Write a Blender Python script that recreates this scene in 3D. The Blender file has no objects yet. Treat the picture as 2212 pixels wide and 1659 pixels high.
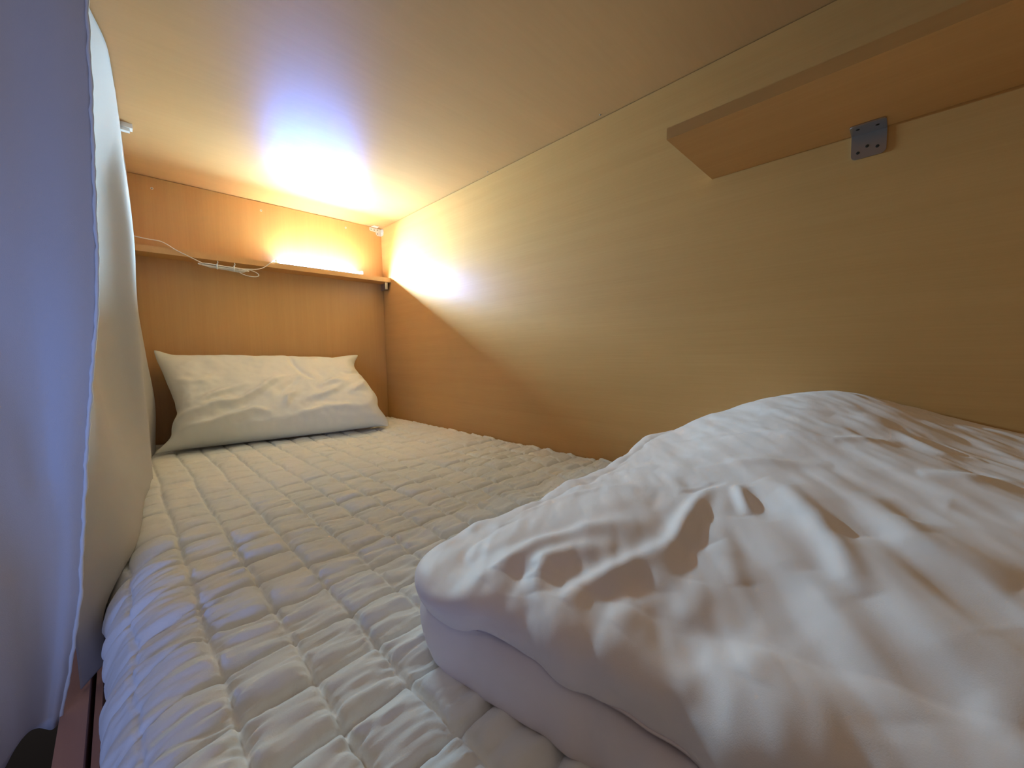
import bpy, bmesh, math, random
import numpy as np
from mathutils import Vector, Matrix

# ------------------------------------------------------------------ camera, light, exposure
sc = bpy.context.scene
COL = sc.collection
cam_d = bpy.data.cameras.new('camera'); cam = bpy.data.objects.new('camera', cam_d); COL.objects.link(cam)
sc.camera = cam
FPX = 848.2
cam_d.sensor_fit = 'HORIZONTAL'; cam_d.sensor_width = 36.0; cam_d.lens = 36.0 * FPX / 2212.0
cam_d.clip_start = 0.01; cam_d.clip_end = 50
YAW, PITCH, ROLL = 0.7843, -0.0759, -0.0169
fw = Vector((math.sin(YAW)*math.cos(PITCH), math.cos(YAW)*math.cos(PITCH), math.sin(PITCH)))
r0 = Vector((math.cos(YAW), -math.sin(YAW), 0)); u0 = r0.cross(fw)
rr = r0*math.cos(ROLL) + u0*math.sin(ROLL); uu = -r0*math.sin(ROLL) + u0*math.cos(ROLL)
cam.matrix_world = Matrix(((rr.x, uu.x, -fw.x, 0), (rr.y, uu.y, -fw.y, 0), (rr.z, uu.z, -fw.z, 0), (0, 0, 0, 1)))

vs = sc.view_settings
vs.view_transform = 'Standard'; vs.look = 'None'; vs.gamma = 1.0; vs.use_curve_mapping = False
vs.exposure = 2.6
w = bpy.data.worlds.new('world'); sc.world = w; w.use_nodes = True
w.node_tree.nodes['Background'].inputs[0].default_value = (1.0, 0.85, 0.78, 1)
w.node_tree.nodes['Background'].inputs[1].default_value = 0.055

LED_COLOR = (0.47, 0.79, 1.0)
LED_POWER = 6.0
LED_BEAM = 4.7
DIFFUSER_COLOR = (0.38, 0.70, 1.60)
AISLE_COLOR = (0.20, 0.38, 1.0)
AISLE_POWER = 0.22
def area(name, loc, target, size, size_y, color, power):
    d = bpy.data.lights.new(name, 'AREA'); d.shape = 'RECTANGLE'; d.size = size; d.size_y = size_y
    d.color = color; d.energy = power
    o = bpy.data.objects.new(name, d); COL.objects.link(o); o.location = loc
    o.rotation_euler = (Vector(target) - Vector(loc)).to_track_quat('-Z', 'Y').to_euler()
    return o
al = area('aisle_lamp', (-0.60, -0.10, -0.27), (-0.14, 0.80, 0.04), 0.5, 0.14, AISLE_COLOR, AISLE_POWER)
al.data.spread = math.radians(80)

# ------------------------------------------------------------------ dimensions (metres, camera at the origin)
W = 1.0; D = 1.9395; ZC = 0.6557; ZM = -0.3222; YF = -0.40
LEDGE_Y = 1.853; LEDGE_Z0 = 0.371; LEDGE_Z1 = 0.3925
SH_X = W-0.2457; SH_Y = 0.334; SH_Z0 = 0.3959; SH_Z1 = 0.4165

# ------------------------------------------------------------------ materials
def srgb(h):
    c = [int(h[i:i+2], 16)/255 for i in (0, 2, 4)]
    return tuple((x/12.92 if x <= 0.04045 else ((x+0.055)/1.055)**2.4) for x in c) + (1,)
def mat(name, col, rough=0.6, metal=0.0, spec=0.5):
    m = bpy.data.materials.new(name); m.use_nodes = True
    b = m.node_tree.nodes['Principled BSDF']
    b.inputs['Base Color'].default_value = col if len(col) == 4 else (*col, 1)
    b.inputs['Roughness'].default_value = rough; b.inputs['Metallic'].default_value = metal
    b.inputs['Specular IOR Level'].default_value = spec
    return m
LAMP_BLUE_GLOSS = (0.0028, 0.013, 0.045, 1)
def wood(name, scale, c0, c1, rough=0.40, spec=0.17, gloss=1.0):
    m = mat(name, c0, rough, 0, spec); nt = m.node_tree; N = nt.nodes; L = nt.links
    b = N['Principled BSDF']; b.inputs['Specular IOR Level'].default_value = 0.0
    # satin lacquer over the laminate; the lamp's blue reflection is put into its colour
    gl = N.new('ShaderNodeBsdfGlossy'); gl.inputs['Color'].default_value = tuple(g*gloss for g in LAMP_BLUE_GLOSS[:3]) + (1,); gl.inputs['Roughness'].default_value = rough
    ash = N.new('ShaderNodeAddShader'); L.new(b.outputs[0], ash.inputs[0]); L.new(gl.outputs[0], ash.inputs[1])
    L.new(ash.outputs[0], N['Material Output'].inputs[0])
    tc = N.new('ShaderNodeTexCoord'); mp = N.new('ShaderNodeMapping'); mp.inputs['Scale'].default_value = scale
    L.new(tc.outputs['Object'], mp.inputs[0])
    n1 = N.new('ShaderNodeTexNoise'); n1.inputs['Scale'].default_value = 1.0; n1.inputs['Detail'].default_value = 6
    n1.inputs['Roughness'].default_value = 0.65
    L.new(mp.outputs[0], n1.inputs['Vector'])
    mp2 = N.new('ShaderNodeMapping'); mp2.inputs['Scale'].default_value = tuple(s*0.12 for s in scale)
    L.new(tc.outputs['Object'], mp2.inputs[0])
    n2 = N.new('ShaderNodeTexNoise'); n2.inputs['Detail'].default_value = 3; n2.inputs['Scale'].default_value = 1.0
    L.new(mp2.outputs[0], n2.inputs['Vector'])
    ad = N.new('ShaderNodeMath'); ad.operation = 'ADD'; L.new(n1.outputs[0], ad.inputs[0]); L.new(n2.outputs[0], ad.inputs[1])
    ra = N.new('ShaderNodeMapRange'); ra.inputs[1].default_value = 0.72; ra.inputs[2].default_value = 1.28
    L.new(ad.outputs[0], ra.inputs[0])
    mx = N.new('ShaderNodeMix'); mx.data_type = 'RGBA'; mx.inputs[6].default_value = c0; mx.inputs[7].default_value = c1
    L.new(ra.outputs[0], mx.inputs[0]); L.new(mx.outputs[2], b.inputs['Base Color'])
    bp = N.new('ShaderNodeBump'); bp.inputs['Strength'].default_value = 0.06; bp.inputs['Distance'].default_value = 0.001
    L.new(n1.outputs[0], bp.inputs['Height']); L.new(bp.outputs[0], b.inputs['Normal']); L.new(bp.outputs[0], gl.inputs['Normal'])
    return m
WC0 = (0.62, 0.345, 0.128, 1); WC1 = (0.66, 0.378, 0.146, 1)
M_wall = wood('maple_laminate_horizontal', (6, 5, 260), WC0, WC1, gloss=0.45)
M_head = wood('maple_laminate_vertical', (260, 6, 5), WC0, WC1)
M_ceil = wood('maple_laminate_ceiling', (6, 90, 6), (0.58, 0.325, 0.135, 1), (0.61, 0.345, 0.147, 1), 0.38, 0.17, 1.35)
M_shelf = wood('maple_laminate_shelf', (150, 5, 60), WC0, WC1, 0.45)
M_rail = wood('brown_wood_rail', (60, 5, 60), (0.50, 0.29, 0.22, 1), (0.56, 0.33, 0.25, 1), 0.5)

def cloth(name, col, bump=0.25, weave=900, rough=0.85, transl=0.0, sheen=0.2):
    m = mat(name, col, rough, 0, 0.2); nt = m.node_tree; N = nt.nodes; L = nt.links
    b = N['Principled BSDF']; b.inputs['Sheen Weight'].default_value = sheen
    tc = N.new('ShaderNodeTexCoord'); n = N.new('ShaderNodeTexNoise')
    n.inputs['Scale'].default_value = weave; n.inputs['Detail'].default_value = 2
    L.new(tc.outputs['Object'], n.inputs['Vector'])
    bp = N.new('ShaderNodeBump'); bp.inputs['Strength'].default_value = bump; bp.inputs['Distance'].default_value = 0.0006
    L.new(n.outputs[0], bp.inputs['Height']); L.new(bp.outputs[0], b.inputs['Normal'])
    if transl > 0:
        t = N.new('ShaderNodeBsdfTranslucent'); t.inputs[0].default_value = col
        ms = N.new('ShaderNodeMixShader'); ms.inputs[0].default_value = transl
        L.new(b.outputs[0], ms.inputs[1]); L.new(t.outputs[0], ms.inputs[2])
        L.new(ms.outputs[0], N['Material Output'].inputs[0])
    return m
M_quilt = cloth('white_quilt_cotton', (0.93, 0.92, 0.90, 1), 0.3, 700)
M_duvet = cloth('white_duvet_sateen', (0.92, 0.81, 0.80, 1), 0.1, 1200, 0.55, 0, 0.1)
M_pillow = cloth('white_pillow_cotton', (0.90, 0.88, 0.84, 1), 0.2, 900)
M_curtain = cloth('off_white_curtain', (0.57, 0.545, 0.56, 1), 0.3, 1100, 0.9, 0.08)
M_hem = cloth('curtain_hem', (0.80, 0.79, 0.78, 1), 0.5, 1500, 0.9, 0.1)
M_mattress = cloth('mattress_ticking', (0.6, 0.6, 0.6, 1))
M_metal = mat('zinc_bracket', (0.46, 0.45, 0.48, 1), 0.35, 0.85)
M_white_metal = mat('pale_bracket', (0.75, 0.76, 0.72, 1), 0.4, 0.3)
M_screw = mat('screw_steel', (0.45, 0.42, 0.36, 1), 0.4, 0.7)
M_hole = mat('dark_recess', (0.02, 0.015, 0.01, 1), 0.8)
M_plastic = mat('white_plastic', (0.85, 0.85, 0.85, 1), 0.35)
M_cable = mat('white_cable', (0.80, 0.74, 0.68, 1), 0.5)
M_alu = mat('lamp_aluminium', (0.8, 0.82, 0.85, 1), 0.35, 0.6)
M_dark = mat('dark_aisle_floor', (0.012, 0.011, 0.014, 1), 0.8)
M_darkwall = mat('dark_aisle_wall', (0.05, 0.045, 0.045, 1), 0.8)
def emit(name, col, s):
    m = bpy.data.materials.new(name); m.use_nodes = True; nt = m.node_tree; nt.nodes.clear()
    e = nt.nodes.new('ShaderNodeEmission'); e.inputs[0].default_value = (*col, 1); e.inputs[1].default_value = s
    o = nt.nodes.new('ShaderNodeOutputMaterial'); nt.links.new(e.outputs[0], o.inputs[0]); return m
M_led = emit('led_diffuser_light', DIFFUSER_COLOR, LED_POWER)

# ------------------------------------------------------------------ helpers
def tag(o, label, cat, group=None):
    o['label'] = label; o['category'] = cat
    if group: o['group'] = group
    return o
def thing(name, label, cat, loc=(0, 0, 0), group=None):
    o = bpy.data.objects.new(name, None); COL.objects.link(o); o.location = loc; o.empty_display_size = 0.02
    return tag(o, label, cat, group)
def obj(name, bm, m, parent=None, smooth=False, bevel=0.0, kind=None):
    """link bm (world coordinates) as one mesh object"""
    me = bpy.data.meshes.new(name)
    if bevel:
        bmesh.ops.bevel(bm, geom=[e for e in bm.edges if e.calc_face_angle(0) > 0.5], offset=bevel, segments=3, affect='EDGES', profile=0.5)
    if parent is not None: bmesh.ops.translate(bm, vec=-Vector(PLOC(parent)), verts=bm.verts)
    bmesh.ops.recalc_face_normals(bm, faces=bm.faces)
    bm.to_mesh(me); bm.free(); me.materials.append(m)
    if smooth:
        for p in me.polygons: p.use_smooth = True
    o = bpy.data.objects.new(name, me); COL.objects.link(o)
    if parent is not None: o.parent = parent
    if kind: o['kind'] = kind
    return o
def PLOC(o):
    v = Vector(o.location)
    while o.parent: o = o.parent; v += Vector(o.location)
    return v
def box(bm, x0, x1, y0, y1, z0, z1):
    vs_ = [bm.verts.new(p) for p in ((x0,y0,z0),(x1,y0,z0),(x1,y1,z0),(x0,y1,z0),(x0,y0,z1),(x1,y0,z1),(x1,y1,z1),(x0,y1,z1))]
    for f in ((0,3,2,1),(4,5,6,7),(0,1,5,4),(1,2,6,5),(2,3,7,6),(3,0,4,7)): bm.faces.new([vs_[i] for i in f])
def boxo(name, dims, m, parent=None, bevel=0.0, kind=None):
    bm = bmesh.new(); box(bm, *dims); return obj(name, bm, m, parent, bevel=bevel, kind=kind)
def tube(bm, pts, r, seg=8, closed=False):
    pts = [Vector(p) for p in pts]; n = len(pts); rings = []
    up = Vector((0, 0, 1)); prev = None
    for i, p in enumerate(pts):
        a = pts[(i-1) % n] if closed or i else pts[i]; b = pts[(i+1) % n] if closed or i < n-1 else pts[i]
        t = (b-a).normalized()
        if prev is None:
            s = t.cross(up);  s = s if s.length > 1e-3 else t.cross(Vector((1, 0, 0)))
        else: s = prev - t*prev.dot(t)
        s.normalize(); prev = s; q = t.cross(s)
        rad = r(i/(n-1)) if callable(r) else r
        rings.append([bm.verts.new(p + (s*math.cos(2*math.pi*k/seg) + q*math.sin(2*math.pi*k/seg))*rad) for k in range(seg)])
    m = n if closed else n-1
    for i in range(m):
        A, B = rings[i], rings[(i+1) % n]
        for k in range(seg): bm.faces.new([A[k], A[(k+1) % seg], B[(k+1) % seg], B[k]])
    if not closed:
        bm.faces.new(rings[0][::-1]); bm.faces.new(rings[-1])
def catmull(P, per=8):
    P = [Vector(p) for p in P]; P = [P[0]*2-P[1]] + P + [P[-1]*2-P[-2]]; out = []
    for i in range(1, len(P)-2):
        for k in range(per):
            t = k/per; a, b, c, d = P[i-1:i+3]
            out.append(0.5*((2*b) + (c-a)*t + (2*a-5*b+4*c-d)*t*t + (3*b-a-3*c+d)*t**3))
    out.append(P[-2]); return out
def grid_mesh(name, V, m, parent=None, closed_u=False, smooth=True):
    """V: (nu, nv, 3) array in world coordinates -> one mesh object"""
    nu, nv, _ = V.shape
    idx = np.arange(nu*nv).reshape(nu, nv)
    A = idx if closed_u else idx[:-1]; B = np.roll(idx, -1, 0) if closed_u else idx[1:]
    q = np.stack([A[:, :-1], B[:, :-1], B[:, 1:], A[:, 1:]], -1).reshape(-1, 4)
    return raw_mesh(name, V.reshape(-1, 3), q, m, parent, smooth)
def raw_mesh(name, co, quads, m, parent=None, smooth=True):
    if parent is not None: co = co - np.array(PLOC(parent))
    me = bpy.data.meshes.new(name)
    me.vertices.add(len(co)); me.vertices.foreach_set('co', co.astype(np.float32).ravel())
    me.loops.add(len(quads)*4); me.loops.foreach_set('vertex_index', quads.astype(np.int32).ravel())
    me.polygons.add(len(quads)); me.polygons.foreach_set('loop_start', np.arange(0, len(quads)*4, 4, dtype=np.int32))
    me.polygons.foreach_set('use_smooth', np.full(len(quads), smooth))
    me.update(calc_edges=True); me.validate(); me.materials.append(m)
    o = bpy.data.objects.new(name, me); COL.objects.link(o)
    if parent is not None: o.parent = parent
    return o
def vnoise(x, y, seed=0):
    """smooth 2-D value noise in [-1, 1], vectorised"""
    xi = np.floor(x).astype(np.int64); yi = np.floor(y).astype(np.int64); xf = x-xi; yf = y-yi
    def h(a, b):
        n = (a*374761393 + b*668265263 + seed*974634777) & 0xffffffff
        n = ((n ^ (n >> 13))*1274126177) & 0xffffffff
        return ((n ^ (n >> 16)) & 0xffff)/32767.5 - 1
    u = xf*xf*xf*(xf*(xf*6-15)+10); v = yf*yf*yf*(yf*(yf*6-15)+10)
    return (h(xi, yi)*(1-u)+h(xi+1, yi)*u)*(1-v) + (h(xi, yi+1)*(1-u)+h(xi+1, yi+1)*u)*v
def fbm(x, y, seed=0, oct=4, gain=0.5):
    s = 0; a = 1; 
    for k in range(oct): s = s + a*vnoise(x*2**k + 17.3*k, y*2**k + 9.1*k, seed+k); a *= gain
    return s
def sstep(a, b, x):
    t = np.clip((x-a)/(b-a), 0, 1); return t*t*(3-2*t)
def normals(V):
    du = np.gradient(V, axis=0); dv = np.gradient(V, axis=1); n = np.cross(du, dv)
    return n/np.maximum(np.linalg.norm(n, axis=-1, keepdims=True), 1e-9)

# ------------------------------------------------------------------ the bunk: walls, ceiling, floor
GAP = 0.0022
boxo('wall_right', (W, W+0.02, YF, D+0.02, -0.62, ZC-GAP), M_wall, kind='structure')
boxo('wall_head', (0.035, W-0.0012, D, D+0.02, -0.62, ZC-GAP), M_head, kind='structure')
boxo('wall_foot', (-0.09, W, YF-0.02, YF, -1.2, ZC), M_head, kind='structure')
boxo('ceiling', (-0.09, W+0.02, YF-0.02, D+0.02, ZC, ZC+0.02), M_ceil, kind='structure')
boxo('wall_aisle', (-1.25, -1.2, -1.6, 3.2, -1.2, 1.3), M_darkwall, kind='structure')
boxo('floor', (-1.25, 1.02, -1.6, 3.2, -1.25, -1.2), M_dark, kind='structure')
# post closing the bunk at the head end, behind the curtain
boxo('trim_1', (-0.09, 0.035, D, D+0.02, -1.2, ZC), M_head, kind='structure')

# bed base: outer and inner rail boards along the open side
base = thing('bed_base', 'brown wooden bed base with side rail boards under the mattress', 'bed base', (0.45, 0.8, -1.2))
boxo('rail', (-0.083, -0.058, YF, D-0.002, -0.64, -0.452), M_rail, base, 0.0015)
boxo('inner_rail', (-0.053, -0.046, YF, D-0.002, -0.64, -0.462), M_rail, base)
boxo('slat_panel', (-0.046, W-0.002, YF, D-0.002, -0.60, -0.56), M_rail, base)
for yy in (YF+0.03, D-0.06):
    for xx in (-0.08, W-0.06):
        boxo('leg', (xx, xx+0.05, yy, yy+0.05, -1.2, -0.60), M_rail, base)
boxo('end_rail', (-0.058, W-0.002, D-0.03, D-0.002, -0.64, -0.56), M_rail, base)
bmx = bmesh.new(); box(bmx, 0.0, W-0.004, YF+0.006, D-0.006, -0.558, ZM-0.022)
bed = thing('mattress', 'mattress covered by a white quilted pad stitched in rectangles, under the pillow and duvet', 'mattress', (0.5, 0.77, -0.558))
obj('core', bmx, M_mattress, bed, bevel=0.03)

# ------------------------------------------------------------------ quilted bed pad (real puffs, seams and puckers)
def make_quilt():
    ny, y0, y1 = 900, YF+0.01, D-0.012
    # rows get finer towards the camera
    t = np.linspace(0, 1, ny); Y1 = y0 + (y1-y0)*(0.62*t + 0.38*t**2.2)
    # s: path across the bed, from the right wall to the left edge, over the shoulder and down the side
    s_top = W-0.004-0.04
    s = np.concatenate([np.linspace(0, s_top, 470), s_top + np.linspace(0, 0.26, 130)[1:]])
    R = 0.074
    S, Y = np.meshgrid(s, Y1, indexing='ij')
    wig = 0.004*fbm(Y*6, S*3, 11, 2)
    Rr = R + 0.003*vnoise(Y*5, S*0+3, 3)
    arc = R*math.pi/2
    a = np.clip((S-s_top)/R, 0, math.pi/2); ext = np.maximum(S-s_top-arc, 0)
    X = np.where(S < s_top, W-0.004-S, 0.04 - R*np.sin(a)); Z = ZM - R*(1-np.cos(a)) - ext
    X = np.where(ext > 0, X + 0.10*ext, X)
    NX = -np.sin(a); NZ = np.cos(a)
    # flat plan coordinate (x as if the pad were laid flat) for the seam pattern
    U = (W-0.004) - S
    # mattress undulation
    und = 0.006*fbm(U*3.1+4, Y*2.7, 21, 2)*sstep(-0.05, 0.1, U)*sstep(1.0, 0.93, U)
    # seams
    pu, pv = 0.0655, 0.0745
    wu = U + 0.0028*fbm(Y*9, U*7, 5, 2) + 0.0008*vnoise(Y*160, U*20, 6)
    wv = Y + 0.0045*fbm(U*7, Y*6, 7, 2) + 0.0008*vnoise(U*130, Y*20, 8)
    fu = (wu-0.052)/pu; fv = (wv-0.405)/pv
    du = np.abs(fu-np.round(fu))*pu; dv = np.abs(fv-np.round(fv))*pv
    cellu = np.floor(fu); cellv = np.floor(fv)
    def puff(d, p): return 1-np.exp(-(d/p)**1.15)
    near = sstep(1.5, 0.5, Y)
    wk = 0.82 + 0.25*vnoise(cellu*1.7+0.5, cellv*1.3+0.5, 31)
    bu = puff(du, 0.0065); bv = puff(dv, 0.0060)
    h = 0.0125*wk*(0.5+0.5*bu)*bv
    # stitched-down grooves
    h -= 0.0034*np.exp(-(du/0.0030)**2) + 0.0030*np.exp(-(dv/0.0024)**2)
    # puckers: short wrinkles crossing the lengthwise seams, strong beside them
    pk = fbm(U*16, Y*95 + 1.5*vnoise(U*9, Y*9, 44), 41, 3, 0.55)
    h += 0.0042*pk*(np.exp(-du/0.016))*np.clip(bu*1.6, 0, 1)*(0.45+0.75*near)
    pk2 = fbm(U*110, Y*22, 51, 2, 0.5)
    h += 0.0013*pk2*np.exp(-dv/0.008)*bv
    # soft folds running across the pad inside the cells
    h += 0.0034*fbm(U*9+2, Y*42, 61, 3, 0.55)*bu*bv*(0.4+0.8*near)
    h += 0.0032*fbm(U*14, Y*14, 71, 2)*bu*bv
    # extra lengthwise stretch folds on the shoulder near the camera
    sh = sstep(0.10, -0.02, U)*sstep(1.1, 0.6, Y)
    h += 0.0055*sh*fbm(U*5, (Y+0.35*U)*48, 81, 3, 0.5)
    h *= 1-0.5*sstep(0.03, -0.03, U)
    edge = sstep(0.0, 0.02, S)
    h = h*edge + und
    h *= sstep(y1, y1-0.01, Y)
    V = np.stack([X + NX*h + 0*wig, Y, Z + NZ*h], -1)
    V = V[:, ::1]
    o = grid_mesh('quilted_pad', V[::-1].copy(), M_quilt, bed)
    sm = o.modifiers.new('thickness', 'SOLIDIFY'); sm.thickness = 0.006; sm.offset = -1
    return o
make_quilt()

# ------------------------------------------------------------------ pillow: inflated two-sheet case, leaned on the headboard wall
def sim_pillow():
    nx, ny = 96, 56; Wd, Hd = 0.80, 0.45
    rng = np.random.default_rng(4)
    gx, gy = np.meshgrid(np.linspace(-Wd/2, Wd/2, nx), np.linspace(-Hd/2, Hd/2, ny), indexing='ij')
    def sheet(sgn):
        z = sgn*0.02*np.cos(gx/Wd*math.pi)*np.cos(gy/Hd*math.pi)
        return np.stack([gx, gy, z + 0.001*rng.standard_normal(z.shape)], -1)
    P = np.stack([sheet(1), sheet(-1)])        # (2,nx,ny,3)
    bd = np.zeros((nx, ny), bool); bd[0] = bd[-1] = True; bd[:, 0] = bd[:, -1] = True
    P[:, bd, 2] = 0
    dx = Wd/(nx-1); dy = Hd/(ny-1); dd = math.hypot(dx, dy)
    Vv = np.zeros_like(P)
    def con(P, sl1, sl2, L, k, acc, cnt, comp=1.0):
        a = P[sl1]; b = P[sl2]; d = b-a; l = np.linalg.norm(d, axis=-1, keepdims=True)
        e = (l-L); e = np.where(e < 0, e*comp, e); c = d/np.maximum(l, 1e-9)*e*0.5*k
        acc[sl1] += c; acc[sl2] -= c; cnt[sl1] += 1; cnt[sl2] += 1
    A = slice(None)
    for it in range(260):
        n = np.cross(np.gradient(P, axis=1), np.gradient(P, axis=2))
        n[1] *= -1
        pr = 0.055*(n/(dx*dy))*0.01*0.35
        Vv = (Vv + pr)*0.90
        Q = P + Vv
        Q[:, bd] = Q[:, bd].mean(0)
        for k in range(7):
            acc = np.zeros_like(Q); cnt = np.zeros(Q.shape[:3]+(1,))
            con(Q, (A, slice(0, -1), A), (A, slice(1, None), A), dx, 1, acc, cnt)
            con(Q, (A, A, slice(0, -1)), (A, A, slice(1, None)), dy, 1, acc, cnt)
            con(Q, (A, slice(0, -1), slice(0, -1)), (A, slice(1, None), slice(1, None)), dd, .6, acc, cnt, .5)
            con(Q, (A, slice(1, None), slice(0, -1)), (A, slice(0, -1), slice(1, None)), dd, .6, acc, cnt, .5)
            con(Q, (A, slice(0, -2), A), (A, slice(2, None), A), 2*dx, .4, acc, cnt, .25)
            con(Q, (A, A, slice(0, -2)), (A, A, slice(2, None)), 2*dy, .4, acc, cnt, .25)
            Q = Q + acc/np.maximum(cnt, 1)*1.3
            Q[:, bd] = Q[:, bd].mean(0)
            Q[0, ..., 2] = np.clip(Q[0, ..., 2], 0, 0.075); Q[1, ..., 2] = np.clip(Q[1, ..., 2], -0.06, 0)
            Q[:, bd, 2] = np.clip(Q[:, bd, 2], -0.012, 0.012)
        Vv = Q-P; P = Q
    return P, nx, ny
def make_pillow():
    P, nx, ny = sim_pillow()
    BL = np.array((0.085, 1.700, -0.303)); BR = np.array((0.780, 1.575, -0.303))
    TL = np.array((0.088, 1.900, 0.022)); TR = np.array((0.838, 1.895, 0.004))
    hx = np.abs(P[..., 0]).max(); hy = np.abs(P[..., 1]).max()
    u = (P[..., 0]/hx+1)/2; v = (P[..., 1]/hy+1)/2; t = P[..., 2]
    # pouch sags: lower half fuller than the upper half
    t = t*(1.15-0.55*sstep(0.3, 1.0, v))
    u_ = u[..., None]; v_ = v[..., None]
    C = BL*(1-u_)*(1-v_)+BR*u_*(1-v_)+TL*(1-u_)*v_+TR*u_*v_
    nrm = np.array((-0.12, -0.80, 0.56)); nrm /= np.linalg.norm(nrm)
    # hand-set creases on the front face (u, v polylines, height, width)
    CR = [([(.04,.10),(.2,.13),(.36,.22),(.42,.20)], .010, .022), ([(.02,.22),(.15,.26),(.28,.36)], .006, .02),
          ([(.10,.33),(.22,.43),(.34,.52)], .007, .022), ([(.16,.30),(.30,.33),(.40,.44),(.46,.55),(.52,.60)], .008, .02),
          ([(.48,.36),(.50,.44),(.56,.52),(.60,.60)], -.007, .02), ([(.50,.24),(.52,.34),(.57,.40)], .007, .016),
          ([(.57,.98),(.58,.8),(.62,.65),(.66,.55)], -.006, .012), ([(.68,.45),(.76,.52),(.84,.50)], .006, .02),
          ([(.83,.36),(.9,.44),(.97,.56)], .006, .018), ([(.86,.6),(.94,.66),(.99,.68)], -.006, .014),
          ([(.60,.30),(.72,.36),(.80,.45)], .005, .02), ([(.02,.62),(.12,.58),(.24,.62)], .004, .025), ([(.3,.1),(.5,.12),(.7,.2),(.9,.18)], .004, .02)]
    add = np.zeros_like(u)
    asp = 0.6
    for pts, hgt, wd in CR:
        best = np.full(u.shape, 9.0); fr = np.zeros_like(u); nseg = len(pts)-1
        for i in range(nseg):
            (ax, ay), (bx, by) = pts[i], pts[i+1]; ay *= asp; by *= asp
            L2 = (bx-ax)**2+(by-ay)**2; tt = np.clip(((u-ax)*(bx-ax)+(v*asp-ay)*(by-ay))/L2, 0, 1)
            dd = np.hypot(u-ax-tt*(bx-ax), v*asp-ay-tt*(by-ay)); m = dd < best
            best = np.where(m, dd, best); fr = np.where(m, (i+tt)/nseg, fr)
        add += 2.9*hgt*np.exp(-(best/(0.85*wd))**2)*(0.25+0.75*np.sin(math.pi*np.clip(fr, .02, .98)))
    add += 0.0045*fbm(u*6+2, v*5-u*3, 91, 3, .5) + 0.0032*fbm(u*20+v*8, v*15-u*10, 93, 3, .5)
    add[1] = 0.002*fbm(u[1]*6, v[1]*5, 92, 2)
    rim = np.minimum.reduce([u, 1-u, v, 1-v]); add *= sstep(0, 0.08, rim)
    sg = np.array([1, -1])[:, None, None]
    C = C + nrm*((t + sg*add)[..., None])
    # edges: ruffled side seams, sagging top edge, soft corner ears
    side = np.exp(-np.minimum(u, 1-u)/0.05); topb = np.exp(-(1-v)/0.08)
    C[..., 0] += side*0.008*vnoise(v*9, u*0+2, 95)
    C[..., 2] += topb*(0.006*vnoise(u*7, v*0+5, 96) + 0.016*np.exp(-((u-0.0)/0.07)**2) + 0.010*np.exp(-((u-.95)/0.08)**2) - 0.012*np.exp(-((u-.80)/0.06)**2))
    # right side: the front face slumps outwards below the middle
    C[..., 0] += (0.022*np.exp(-((v-0.30)/0.20)**2) + 0.030*np.exp(-((v-0.06)/0.10)**2))*sstep(.72, 1.0, u)
    C[..., 0] -= 0.030*np.exp(-((v-0.80)/0.16)**2)*sstep(.85, 1.0, u)
    C[..., 0] += 0.03*np.exp(-((v-0.45)/0.3)**2)*sstep(.25, .0, u)
    C[..., 0] -= 0.035*np.exp(-(v/0.07)**2)*sstep(.12, .0, u)
    C[..., 2] = np.maximum(C[..., 2], ZM+0.015); C[..., 1] = np.minimum(C[..., 1], D-0.004)
    # weld the two sheets along the border
    idx = np.arange(2*nx*ny).reshape(2, nx, ny)
    bd = np.zeros((nx, ny), bool); bd[0] = bd[-1] = True; bd[:, 0] = bd[:, -1] = True
    C[:, bd] = C[:, bd].mean(0)
    idx[1][bd] = idx[0][bd]
    def quads(I, flip):
        q = np.stack([I[:-1, :-1], I[1:, :-1], I[1:, 1:], I[:-1, 1:]], -1).reshape(-1, 4)
        return q[:, ::-1] if flip else q
    q = np.concatenate([quads(idx[0], False), quads(idx[1], True)])
    co = C.reshape(-1, 3); used = np.unique(q); remap = np.zeros(len(co), int); remap[used] = np.arange(len(used))
    o = raw_mesh('pillow', co[used], remap[q], M_pillow)
    ss = o.modifiers.new('smooth', 'SUBSURF'); ss.levels = 1; ss.render_levels = 1
    tag(o, 'white rumpled pillow leaning against the headboard wall', 'pillow')
make_pillow()

# ------------------------------------------------------------------ duvet: folded in two, heaped at the foot of the bed
TOPC = np.array([
 (.250,.330,-.222),(.285,.325,-.213),(.29,.2,-.205),(.30,.1,-.198),(.31,0,-.185),(.31,-.15,-.18),(.31,-.33,-.18),
 (.40,.335,-.207),(.62,.345,-.196),(.84,.30,-.141),(.97,.33,-.175),(.36,.2,-.183),(.45,.25,-.180),
 (.5,.15,-.152),(.75,.2,-.122),(.95,.2,-.102),(.93,.09,-.080),(.985,0,-.102),(.99,-.14,-.141),(.99,-.33,-.16),
 (.5,0,-.140),(.7,0,-.118),(.7,.1,-.105),(.5,-.2,-.148),(.8,-.2,-.140),(.62,.26,-.166),(.4,.05,-.168)])
def rbf_fit(P):
    d = np.hypot(P[:, None, 0]-P[None, :, 0], P[:, None, 1]-P[None, :, 1]); n = len(P)
    K = d**3 + np.eye(n)*2e-4
    B = np.column_stack([np.ones(n), P[:, :2]]); A = np.block([[K, B], [B.T, np.zeros((3, 3))]])
    return np.linalg.solve(A, np.concatenate([P[:, 2], np.zeros(3)]))
TW = rbf_fit(TOPC)
def top_z(x, y):
    z = TW[-3] + TW[-2]*x + TW[-1]*y
    for (cx, cy, _), wgt in zip(TOPC, TW): z = z + wgt*((x-cx)**2+(y-cy)**2)**1.5
    return z
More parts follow.
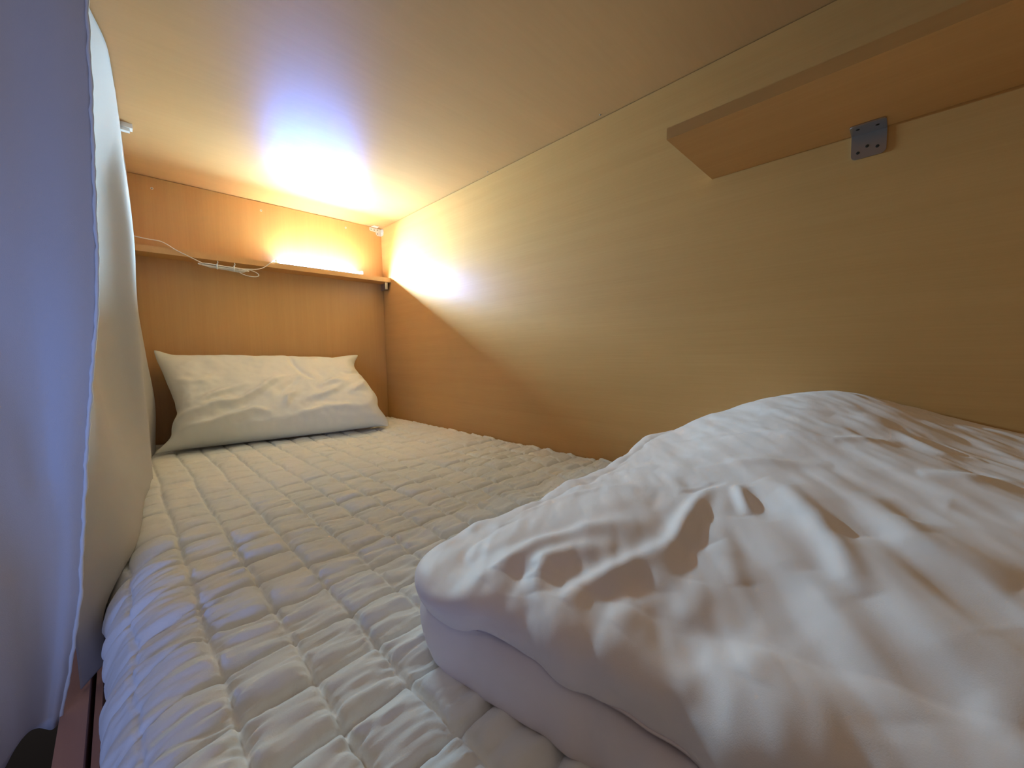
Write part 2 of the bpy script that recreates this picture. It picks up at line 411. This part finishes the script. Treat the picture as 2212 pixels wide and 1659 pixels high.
#STROKES-BEGIN
STROKES = [
 ([(0.477, 0.156), (0.431, 0.155), (0.379, 0.149), (0.344, 0.148), (0.308, 0.137)], 0.009, 0.01, 0.013),
 ([(0.472, 0.17), (0.415, 0.171), (0.361, 0.169), (0.325, 0.179)], -0.008, 0.01, 0.018),
 ([(0.467, 0.146), (0.418, 0.137), (0.364, 0.134), (0.326, 0.124)], -0.006, 0.008, 0.014),
 ([(0.485, 0.13), (0.455, 0.115), (0.429, 0.102)], 0.008, 0.007, 0.008),
 ([(0.481, 0.136), (0.449, 0.119), (0.421, 0.108)], -0.006, 0.007, 0.01),
 ([(0.481, 0.113), (0.448, 0.096), (0.424, 0.083)], -0.005, 0.008, 0.012),
 ([(0.456, 0.183), (0.466, 0.168), (0.484, 0.154), (0.49, 0.141)], -0.006, 0.006, 0.006),
 ([(0.503, 0.202), (0.481, 0.179), (0.483, 0.159)], -0.005, 0.008, 0.008),
 ([(0.471, 0.214), (0.442, 0.204), (0.413, 0.192)], -0.003, 0.007, 0.007),
 ([(0.499, 0.11), (0.481, 0.081), (0.437, 0.052), (0.4, 0.032), (0.371, 0.021), (0.356, 0.011)], 0.01, 0.014, 0.01),
 ([(0.444, 0.074), (0.41, 0.051), (0.381, 0.036), (0.351, 0.022)], -0.006, 0.014, 0.018),
 ([(0.422, 0.022), (0.394, 0.007), (0.364, -0.012), (0.338, -0.029), (0.323, -0.046), (0.306, -0.061)], 0.012, 0.018, 0.024),
 ([(0.472, 0.043), (0.435, 0.023), (0.409, 0.0), (0.377, -0.027), (0.36, -0.047)], -0.008, 0.02, 0.024),
 ([(0.374, 0.061), (0.344, 0.045), (0.315, 0.025), (0.292, 0.01), (0.262, -0.002)], -0.006, 0.016, 0.022),
 ([(0.37, 0.046), (0.335, 0.028), (0.306, 0.009), (0.277, -0.009)], 0.006, 0.014, 0.018),
 ([(0.378, 0.119), (0.366, 0.104), (0.341, 0.083)], 0.005, 0.012, 0.012),
 ([(0.234, 0.28), (0.262, 0.277), (0.302, 0.269), (0.341, 0.237), (0.384, 0.185)], 0.008, 0.012, 0.016),
 ([(0.247, 0.326), (0.279, 0.302), (0.316, 0.281), (0.359, 0.243)], -0.004, 0.01, 0.014),
 ([(0.251, 0.224), (0.268, 0.238), (0.286, 0.243), (0.31, 0.227), (0.33, 0.191)], 0.009, 0.012, 0.014),
 ([(0.238, 0.241), (0.259, 0.249), (0.277, 0.248)], -0.006, 0.012, 0.012),
 ([(0.254, 0.205), (0.272, 0.209), (0.295, 0.2)], -0.007, 0.014, 0.014),
 ([(0.252, 0.195), (0.276, 0.192), (0.3, 0.179), (0.337, 0.162), (0.364, 0.156)], 0.01, 0.012, 0.014),
 ([(0.261, 0.059), (0.279, 0.058), (0.297, 0.052)], 0.004, 0.014, 0.014),
 ([(0.329, 0.117), (0.301, 0.111), (0.284, 0.107)], 0.005, 0.016, 0.016),
 ([(0.256, 0.149), (0.278, 0.145), (0.304, 0.134)], 0.005, 0.014, 0.014),
 ([(0.56, 0.014), (0.494, -0.004), (0.46, -0.015)], -0.007, 0.02, 0.02),
 ([(0.502, 0.015), (0.458, 0.004), (0.433, -0.012), (0.421, -0.036), (0.411, -0.061)], 0.009, 0.016, 0.02),
 ([(0.665, 0.199), (0.656, 0.124), (0.643, 0.061), (0.679, -0.002)], 0.006, 0.01, 0.012),
 ([(0.728, 0.352), (0.698, 0.253), (0.666, 0.161), (0.647, 0.111)], -0.004, 0.01, 0.01),
 ([(0.765, 0.172), (0.771, 0.122), (0.759, 0.074)], 0.003, 0.012, 0.012),
 ([(0.585, 0.225), (0.584, 0.152), (0.58, 0.076), (0.577, 0.034)], -0.005, 0.012, 0.012),
 ([(0.537, 0.194), (0.549, 0.117), (0.554, 0.052)], 0.004, 0.01, 0.012),
 ([(0.736, 0.003), (0.692, -0.014), (0.666, -0.036), (0.671, -0.068)], 0.006, 0.01, 0.012),
 ([(0.565, -0.013), (0.57, -0.044), (0.603, -0.085)], 0.006, 0.012, 0.014),
 ([(0.501, -0.032), (0.495, -0.071)], -0.006, 0.014, 0.016),
 ([(0.535, 0.381), (0.564, 0.328), (0.555, 0.254)], 0.004, 0.01, 0.012),
 ([(0.406, 0.344), (0.46, 0.289), (0.463, 0.223)], 0.004, 0.01, 0.014),
]
#STROKES-END
def stroke_field(x, y):
    out = np.zeros_like(x)
    for pts, hgt, w0, w1 in STROKES:
        best = np.full(x.shape, 9.0); fr = np.zeros_like(x); ns = len(pts)-1; sd = np.zeros_like(x)
        for i in range(ns):
            (ax, ay), (bx, by) = pts[i], pts[i+1]; ex, ey = bx-ax, by-ay; L2 = ex*ex+ey*ey+1e-12
            t = np.clip(((x-ax)*ex+(y-ay)*ey)/L2, 0, 1); dd = np.hypot(x-ax-t*ex, y-ay-t*ey)
            m = dd < best; best = np.where(m, dd, best); fr = np.where(m, (i+t)/ns, fr)
        wd = (w0 + (w1-w0)*fr)*0.95
        out += (0.95 if hgt > 0 else 0.45)*hgt*np.exp(-(best/wd)**2)*0.8*np.clip(np.sin(math.pi*fr), 0, 1)**0.75*np.exp(-np.maximum(best-3*wd, 0)/0.01)
    return out
def make_duvet():
    # inset rim line (where the upper roll begins), from the foot end round the corner to the right wall
    rim = [(.300,YF+.012),(.300,-.25),(.298,-.1),(.296,.0),(.290,.08),(.280,.16),(.266,.22),(.252,.27),(.246,.312),(.262,.342),(.305,.352),(.37,.352),(.44,.350),(.55,.35),(.68,.355),(.82,.36),(.92,.365),(.997,.37)]
    C = np.array([(p.x, p.y) for p in catmull([(a, b, 0) for a, b in rim], 24)])
    sl = np.concatenate([[0], np.cumsum(np.hypot(*np.diff(C, axis=0).T))]); nu = 620
    uu_ = np.linspace(0, sl[-1], nu); C = np.column_stack([np.interp(uu_, sl, C[:, 0]), np.interp(uu_, sl, C[:, 1])])
    T = np.gradient(C, axis=0); T /= np.linalg.norm(T, axis=1)[:, None]; N = np.column_stack([-T[:, 1], T[:, 0]])
    N[:6] = (-1, 0); N[-12:] = (0, 1)
    # skeleton along the right wall
    tt = np.linspace(0, 1, nu); tv = sstep(0.25, 1.0, tt)
    SK = np.column_stack([np.full(nu, W-0.004), YF+.012 + (0.30-YF)*np.clip(tt*1.02, 0, 1)])
    SK[-1] = (W-0.004, .33)
    zr = top_z(C[:, 0], C[:, 1])
    left = sstep(0.43, 0.36, tt*1.0)            # 1 on the side facing the aisle
    s = uu_
    rows = []
    # upper roll: theta 0 (top) -> 140 deg
    rh = 0.058 + 0.010*vnoise(s*9, s*0, 3) + 0.004*vnoise(s*31, s*0, 4)
    rh = rh*(1-0.12*(1-left))
    zcrease = np.where(True, ZM+0.062+0.008*vnoise(s*8, s*0+1, 8)+0.003*vnoise(s*26, s*0, 9), 0)
    rv = np.maximum((zr-zcrease)/(1+0.70), 0.015)
    th = np.linspace(0.0, math.radians(134), 64)
    for a in th:
        o = rh*math.sin(a)**0.92 if a < math.pi/2 else rh*(0.55+0.45*math.sin(a))
        z = zr - rv*(1-math.cos(a))
        rows.append(np.column_stack([C + N*o[:, None], z]))
    zc = zr - rv*(1-math.cos(th[-1])); oc = rh*(0.55+0.45*math.sin(th[-1]))
    # crease tuck and lower roll
    mid = (zc + ZM)/2; hv = (zc-ZM)/2
    rl = rh*0.98 + 0.012*vnoise(s*13, s*0+7, 5) + 0.005*vnoise(s*34, s*0+7, 6)
    back = 0.016
    for k in range(1, 10):
        f = k/9; o = oc - back*math.sin(f*math.pi/2); z = zc + 0.002*math.sin(f*math.pi)
        rows.append(np.column_stack([C + N*o[:, None], z]))
    ob = oc-back
    for a in np.linspace(0, math.pi, 40)[1:]:
        o = ob + (rl-ob)*math.sin(a)**0.8; z = mid + hv*math.cos(a)
        z = np.maximum(z, ZM+0.003)
        rows.append(np.column_stack([C + N*o[:, None], z]))
    side = np.array(rows[::-1])                 # bottom -> top
    nt = 330
    f = np.linspace(0, 1, nt+1)[1:]
    XY = C[None]*(1-f[:, None, None]) + SK[None]*f[:, None, None]
    Z = top_z(XY[..., 0], XY[..., 1])
    top = np.concatenate([XY, Z[..., None]], -1)
    V = np.concatenate([side, top], 0)          # (rows, nu, 3)
    nrm = normals(V); 
    if nrm[-40, nu//2, 2] < 0: nrm = -nrm
    nrm[:] = np.where(np.isfinite(nrm), nrm, 0)
    x, y = V[..., 0], V[..., 1]
    ns = side.shape[0]
    amp = np.ones(V.shape[0]); amp[:ns] = sstep(30, ns, np.arange(ns)); amp = amp[:, None]
    d = stroke_field(x, y)*amp
    # general soft rumple, and finer pulls radiating over the heap
    d += 0.0040*fbm(x*7+1, y*7, 101, 3, .5)*sstep(-.2, .6, amp)
    ang = (x-.62)*0.8 + (y-.18)*0.6; per = -(x-.62)*0.6 + (y-.18)*0.8
    d += 0.0022*fbm(ang*6, per*26, 111, 3, .5)*amp
    # side rolls: soft vertical dents along the rim
    rowi = np.arange(V.shape[0])[:, None]; sidew = sstep(0, 12, rowi)*sstep(ns+25, ns-15, rowi)
    d += 0.0050*sidew*fbm(s[None]*14+0*d, rowi/60.0+0*d, 121, 3, .5)
    d *= sstep(0, .012, W-0.004-x+0.0)
    V = V + nrm*d[..., None]
    V[..., 2] = np.maximum(V[..., 2], ZM+0.004); V[..., 0] = np.minimum(V[..., 0], W-0.003)
    V[..., 1] = np.maximum(V[..., 1], YF+0.004)
    o = grid_mesh('duvet', V.transpose(1, 0, 2).copy(), M_duvet)
    tag(o, 'white duvet folded over and heaped at the foot of the bed', 'duvet')
make_duvet()

# ------------------------------------------------------------------ curtains
def quilt_out_x(z):
    return np.where(z > -0.396, 0.040-np.sqrt(np.maximum(0.083**2-(np.minimum(z, -0.313)+0.396)**2, 0)), -0.043)
def make_far_curtain():
    ys = np.linspace(D-0.010, 0.78, 300); zs = np.concatenate([np.linspace(ZC-0.003, -0.30, 130), np.linspace(-0.30, -0.448, 60)[1:]])
    Y, Z = np.meshgrid(ys, zs, indexing='ij')
    # plan position of the cloth at eight stations along the bed (columns) and seven heights (rows)
    CY = np.array([.78, .90, 1.05, 1.20, 1.31, 1.35, 1.38, 1.41, 1.60, 1.86, 1.93]); CZ = np.array([-.30, -.15, 0, .20, .30, .45, .56, .656])
    CT = np.array([[-.066, -.010, .010, .022, .034, .039, .042, .043, .040, .070, .060],
                   [-.050, -.034, -.026, -.022, -.006, .016, .040, .043, .030, .079, .068],
                   [-.030, -.036, -.040, -.040, -.024, .004, .038, .041, .028, .069, .062],
                   [-.018, -.026, -.032, -.036, -.024, .004, .040, .044, .032, .057, .058],
                   [-.014, -.018, -.026, -.032, -.022, .006, .042, .047, .040, .056, .057],
                   [-.011, -.014, -.022, -.024, -.012, .010, .038, .043, .043, .058, .060],
                   [-.009, -.014, -.018, -.008, .016, .030, .038, .039, .046, .058, .061],
                   [-.007, -.014, -.004, .026, .033, .035, .037, .038, .046, .058, .061]])
    def hermite(x, xp, F):
        """smooth interpolation of F (last axis sampled at xp)"""
        m = np.gradient(F, xp, axis=-1); k = np.clip(np.searchsorted(xp, x)-1, 0, len(xp)-2)
        h = xp[k+1]-xp[k]; t = (x-xp[k])/h
        return (F[..., k]*(2*t**3-3*t*t+1) + m[..., k]*h*(t**3-2*t*t+t) + F[..., k+1]*(3*t*t-2*t**3) + m[..., k+1]*h*(t**3-t*t))
    A1 = hermite(ys, CY, CT)                       # (heights, ys)
    X = hermite(np.clip(zs, -.30, .656), CZ, A1.T)  # (ys, zs)
    X = X + 0.0015*fbm(Y*6, Z*4, 7, 2)*sstep(.8, .9, Y)
    xq = quilt_out_x(Z)
    X = np.where(Z < -0.313, np.minimum(X, xq), X)
    V = np.stack([X, Y, Z], -1)
    root = thing('bunk_curtain', 'plain pale grey curtain hanging straight along the open side beside the pillow', 'curtain', (0.0, 1.25, ZC))
    o = grid_mesh('fabric', V, M_curtain, root)
    sm = o.modifiers.new('thickness', 'SOLIDIFY'); sm.thickness = 0.0012; sm.offset = 0
    return root
far = make_far_curtain()
def make_near_curtain():
    # gathered panel turned out towards the aisle; its inner edge carries a rolled hem
    nz, nx = 150, 90
    zs = np.linspace(ZC-0.004, -0.452, nz); f = np.linspace(0, 1, nx)
    F, Z = np.meshgrid(f, zs, indexing='ij')
    xr = np.interp(zs, [-.452, -.40, -.30, -.10, .05, .12, .455, ZC], [-.083, -.072, -.055, -.036, -.018, -.012, .001, .006])
    xl = np.interp(zs, [-.452, -.25, -.05, .12, ZC], [-.128, -.135, -.19, -.26, -.30])
    xr = xr + 0.0006*vnoise(zs*60, zs*0, 2)
    X = xr[None]*(1-F)+xl[None]*F
    Y = 0.745 - 0.05*F + 0.010*np.sin(F*5.5+Z*1.2)*sstep(0, .25, F) + 0.004*fbm(F*3, Z*5, 19, 2)
    Zz = Z + 0*F
    hem = sstep(-.44, -.452, Z); Zz = Zz - hem*0.010*np.sin(F*7+0.6)
    V = np.stack([X, Y, Zz], -1)
    root = thing('bunk_curtain', 'blue-lit curtain panel drawn back at the left edge, with a white stitched hem', 'curtain', (-0.12, 0.72, ZC))
    o = grid_mesh('fabric', V, M_curtain, root)
    sm = o.modifiers.new('thickness', 'SOLIDIFY'); sm.thickness = 0.0012; sm.offset = 0
    bm = bmesh.new(); r = random.Random(2)
    pts = [(V[0, i, 0]+0.0008+0.0004*r.uniform(-1, 1), V[0, i, 1]-0.001, V[0, i, 2]) for i in range(nz)]
    tube(bm, pts, lambda t: 0.0020+0.0004*math.sin(t*190), 6)
    obj('hem', bm, M_hem, root, smooth=True)
make_near_curtain()
# white clip of the curtain rail, poking out past the curtain under the ceiling
clip = thing('curtain_clip', 'small white plastic clip under the ceiling at the curtain edge', 'clip', (0.05, 1.56, ZC))
bm = bmesh.new(); box(bm, 0.028, 0.070, 1.548, 1.572, ZC-0.012, ZC); obj('body', bm, M_plastic, clip, bevel=0.002)
bm = bmesh.new(); box(bm, 0.028, 0.064, 1.553, 1.567, ZC-0.020, ZC-0.012); obj('catch', bm, M_plastic, clip, bevel=0.001)

# ------------------------------------------------------------------ ledge with lamp
ledge = thing('wall_ledge', 'narrow wooden ledge across the headboard wall carrying the lamp', 'ledge', (0.5, D, LEDGE_Z0))
bm = bmesh.new(); box(bm, 0.036, W-0.0015, LEDGE_Y, D-0.0005, LEDGE_Z0, LEDGE_Z1); obj('board', bm, M_shelf, ledge, bevel=0.0015)
bm = bmesh.new(); box(bm, 0.972, 0.990, LEDGE_Y+0.012, LEDGE_Y+0.016, LEDGE_Z0-0.034, LEDGE_Z0); box(bm, 0.9865, 0.990, LEDGE_Y+0.012, D-0.002, LEDGE_Z0-0.034, LEDGE_Z0)
b_ = obj('support_bracket', bm, M_metal, ledge, bevel=0.0008); b_['label'] = 'dark metal support under the ledge end'

LX0, LX1, LY, LZ = 0.500, 0.868, 1.900, LEDGE_Z1
lamp = thing('led_bar_lamp', 'lit white LED bar lamp lying on the wall ledge', 'lamp', ((LX0+LX1)/2, LY, LZ))
bm = bmesh.new(); box(bm, LX0, LX1, LY-0.0132, LY+0.0132, LZ, LZ+0.006); obj('housing', bm, M_alu, lamp, bevel=0.001)
bm = bmesh.new(); n = 14; R_ = 0.0125
ringA = []; ringB = []
for k in range(n+1):
    a = math.pi*k/n
    ringA.append(bm.verts.new((LX0+0.006, LY-R_*math.cos(a), LZ+0.006+R_*1.15*math.sin(a))))
    ringB.append(bm.verts.new((LX1-0.006, LY-R_*math.cos(a), LZ+0.006+R_*1.15*math.sin(a))))
for k in range(n): bm.faces.new([ringA[k], ringB[k], ringB[k+1], ringA[k+1]])
bm.faces.new(ringA[::-1]); bm.faces.new(ringB); bm.faces.new([ringA[0], ringA[-1], ringB[-1], ringB[0]])
obj('diffuser', bm, M_led, lamp)
beam = area('led_beam', ((LX0+LX1)/2, LY-0.0135, LZ+0.0135), ((LX0+LX1)/2, LY-1.0, LZ-0.35), LX1-LX0-0.02, 0.010, LED_COLOR, LED_BEAM)
beam.data.spread = math.radians(180); beam.parent = lamp; beam.location = Vector(beam.location) - Vector(lamp.location)
for x0, x1 in ((LX0-0.002, LX0+0.006), (LX1-0.006, LX1+0.002)):
    bm = bmesh.new(); box(bm, x0, x1, LY-0.0138, LY+0.0138, LZ, LZ+0.0220); obj('end_cap', bm, M_plastic, lamp, bevel=0.002)

# cable: lamp -> droops over the ledge -> tied bundle -> up behind the curtain
cable = thing('lamp_cable', 'thin white lamp cable tied in a bundle, hanging in front of the ledge', 'cable', (0.30, 1.845, 0.341))
yc = LEDGE_Y-0.006
bm = bmesh.new()
tube(bm, catmull([(LX0+0.001, LY, LZ+0.009), (0.487, LY-0.015, LZ+0.014), (0.478, LEDGE_Y+0.004, LZ+0.008), (0.466, yc, .390), (0.440, yc-.002, .366), (0.415, yc-.002, .355), (0.385, yc-.003, .351), (0.355, yc-.003, .349), (.32, yc-.002, .352)], 8), 0.0016, 7)
tube(bm, catmull([(.245, yc-.003, .352), (.225, yc-.002, .361), (.195, yc-.001, .376), (.170, yc, .388), (.148, yc, .403), (.128, yc+.001, .412), (.100, yc, .413), (.072, yc, .4155), (.0615, yc, .417)], 8), 0.0016, 7)
obj('cord', bm, M_cable, cable, smooth=True)
bm = bmesh.new(); r = random.Random(5)
for k in range(6):
    cx, cz = 0.308 + r.uniform(-.006, .006), 0.346 + r.uniform(-.002, .002)
    pts = []
    ex = 0.068 + r.uniform(-.010, .006)
    for i in range(40):
        a = 2*math.pi*i/40; s_ = math.sin(a)
        fl = 0.0035 + 0.006*max(0, math.cos(a))**2 + 0.004*max(0, -math.cos(a))**2
        pts.append((cx + ex*math.cos(a), yc-.004 + 0.0028*math.sin(a*2+k) + 0.0012*(k-2.5), cz + fl*s_*(0.7+0.12*k) - 0.004*math.cos(a)))
    tube(bm, pts, 0.0016, 6, closed=True)
# one loose loop hanging on the right
pts = [(0.385+0.034*math.cos(a)+0.0, yc-.004+0.002*math.sin(a), 0.336+0.0125*math.sin(a)-0.004*math.cos(a)) for a in [2*math.pi*i/32 for i in range(32)]]
tube(bm, pts, 0.0016, 6, closed=True)
obj('coiled_bundle', bm, M_cable, cable, smooth=True)
for xx in (0.285, 0.338):
    bm = bmesh.new()
    pts = [(xx + 0.0015*math.cos(a), yc-.004+0.0085*math.cos(a), 0.347+0.0085*math.sin(a)) for a in [2*math.pi*i/16 for i in range(16)]]
    tube(bm, pts, 0.0024, 6, closed=True); tube(bm, [(xx, yc-.010, .353), (xx+.002, yc-.012, .361), (xx+.001, yc-.011, .366)], 0.0014, 6)
    obj('twist_tie', bm, M_plastic, cable, smooth=True)

# ------------------------------------------------------------------ side shelf on the right wall
shelf = thing('wall_shelf', 'wooden shelf board fixed high on the right wall', 'shelf', (W, -0.03, SH_Z0))
bm = bmesh.new(); box(bm, SH_X, W-0.0005, YF+0.002, SH_Y, SH_Z0, SH_Z1); obj('board', bm, M_shelf, shelf, bevel=0.006)

def disc(bm, c, n, r, h, seg=14):
    c = Vector(c); n = Vector(n).normalized(); s = n.orthogonal().normalized(); q = n.cross(s)
    A = [bm.verts.new(c + (s*math.cos(2*math.pi*k/seg)+q*math.sin(2*math.pi*k/seg))*r) for k in range(seg)]
    B = [bm.verts.new(c + n*h + (s*math.cos(2*math.pi*k/seg)+q*math.sin(2*math.pi*k/seg))*r*0.82) for k in range(seg)]
    for k in range(seg): bm.faces.new([A[k], A[(k+1) % seg], B[(k+1) % seg], B[k]])
    bm.faces.new(A[::-1]); bm.faces.new(B)
def plate(bm, pts, n, th):
    """extrude polygon pts by th along n"""
    n = Vector(n)*th; A = [bm.verts.new(p) for p in pts]; B = [bm.verts.new(Vector(p)+n) for p in pts]
    bm.faces.new(A); bm.faces.new(B[::-1])
    for i in range(len(A)):
        j = (i+1) % len(A); bm.faces.new([A[i], A[j], B[j], B[i]])
ab = thing('angle_bracket', 'grey metal angle bracket holding the shelf to the right wall', 'bracket', (W, 0.064, SH_Z0))
ya, yb = 0.040, 0.0885
def rounded(y0, y1, z0, z1, r, x):
    pts = [(x, y0, z1), (x, y1, z1)]
    for k in range(7):
        a = k/6*math.pi/2; pts.append((x, y1-r+r*math.cos(a), z0+r-r*math.sin(a)))
    for k in range(7):
        a = k/6*math.pi/2; pts.append((x, y0+r-r*math.sin(a), z0+r-r*math.cos(a)))
    return pts
bm = bmesh.new(); plate(bm, rounded(ya, yb, SH_Z0-0.045, SH_Z0-0.0004, 0.008, W-0.0003), (-1, 0, 0), 0.0025); obj('wall_leaf', bm, M_metal, ab)
bm = bmesh.new()
r = 0.006; pts = [(W-0.0028, yb, SH_Z0-.0004), (W-0.0028, ya, SH_Z0-.0004)]
for k in range(6):
    a = k/5*math.pi/2; pts.append((W-0.045+r-r*math.sin(a), ya+r-r*math.cos(a), SH_Z0-.0004))
for k in range(6):
    a = k/5*math.pi/2; pts.append((W-0.045+r-r*math.cos(a), yb-r+r*math.sin(a), SH_Z0-.0004))
plate(bm, pts, (0, 0, -1), 0.0025); obj('shelf_leaf', bm, M_metal, ab)
for yy, zz in ((0.052, SH_Z0-.031), (0.0785, SH_Z0-.034), (0.066, SH_Z0-.026)):
    bm = bmesh.new(); disc(bm, (W-0.0027, yy, zz), (-1, 0, 0), 0.0028, 0.0006); obj('screw_hole', bm, M_hole, ab)
for yy, xx in ((0.052, W-.026), (0.078, W-.030)):
    bm = bmesh.new(); disc(bm, (xx, yy, SH_Z0-.0028), (0, 0, -1), 0.0030, 0.0006); obj('screw_hole', bm, M_hole, ab)

# corner bracket where headboard wall, right wall and ceiling meet
cb = thing('corner_bracket', 'small pale metal bracket in the upper corner of the headboard wall', 'bracket', (0.97, D, ZC-0.015))
Yh = D-0.0004
bm = bmesh.new()
plate(bm, [(0.938, Yh, ZC-.006), (0.9985, Yh, ZC-.006), (0.9985, Yh, ZC-.040), (0.978, Yh, ZC-.040), (0.972, Yh, ZC-.034), (0.970, Yh, ZC-.024), (0.944, Yh, ZC-.022), (0.938, Yh, ZC-.018)], (0, -1, 0), 0.0022)
obj('wall_plate', bm, M_white_metal, cb)
bm = bmesh.new()
Xh = W-0.0004
plate(bm, [(Xh, D-.003, ZC-.006), (Xh, D-.026, ZC-.010), (Xh, D-.030, ZC-.024), (Xh, D-.024, ZC-.038), (Xh, D-.003, ZC-.040)], (-1, 0, 0), 0.0022); obj('side_plate', bm, M_white_metal, cb)
bm = bmesh.new()
plate(bm, [(0.945, D-.001, ZC-.0006), (0.978, D-.001, ZC-.0006), (0.976, D-.030, ZC-.0006), (0.950, D-.030, ZC-.0006)], (0, 0, -1), 0.0022); obj('ceiling_plate', bm, M_white_metal, cb)
for x_, z_ in ((0.945, ZC-.014), (0.962, ZC-.015), (0.978, ZC-.012), (0.979, ZC-.031)):
    bm = bmesh.new(); disc(bm, (x_, Yh-.0022, z_), (0, -1, 0), 0.0024, 0.0005); obj('screw_hole', bm, M_hole, cb)
bm = bmesh.new(); disc(bm, (Xh-.0022, D-.014, ZC-.026), (-1, 0, 0), 0.0028, 0.0008); obj('screw_head', bm, M_plastic, cb)
bm = bmesh.new(); disc(bm, (0.962, D-.016, ZC-.0028), (0, 0, -1), 0.0028, 0.0008); obj('screw_head', bm, M_plastic, cb)

# single screws
def screw(c, n, r, m, label, group):
    t = thing('screw', label, 'screw', c, group)
    bm = bmesh.new(); disc(bm, c, n, r, 0.0009); obj('head', bm, m, t)
    bm = bmesh.new(); disc(bm, Vector(c)+Vector(n)*0.0009, n, r*0.42, 0.0002, 6); obj('recess', bm, M_hole, t)
g1 = 'screws along the top of the headboard wall'
for x_, z_, lb in ((0.125, .6155, 'tiny screw at the top of the headboard wall, nearest the curtain'),
                   (0.464, .619, 'tiny screw at the top of the headboard wall, above the left end of the lamp'),
                   (0.818, .623, 'tiny screw at the top of the headboard wall, nearest the corner bracket')):
    screw((x_, D, z_), (0, -1, 0), 0.0042, M_white_metal, lb, g1)
g2 = 'screws along the ceiling edge'
for x_, y_, lb in ((0.977, 1.789, 'tiny dark screw in the ceiling edge beside the corner bracket'),
                   (0.983, 1.091, 'tiny dark screw in the ceiling edge, the middle of three'),
                   (0.986, 0.625, 'tiny dark screw in the ceiling edge, nearest the shelf')):
    screw((x_, y_, ZC), (0, 0, -1), 0.0026, M_screw, lb, g2)
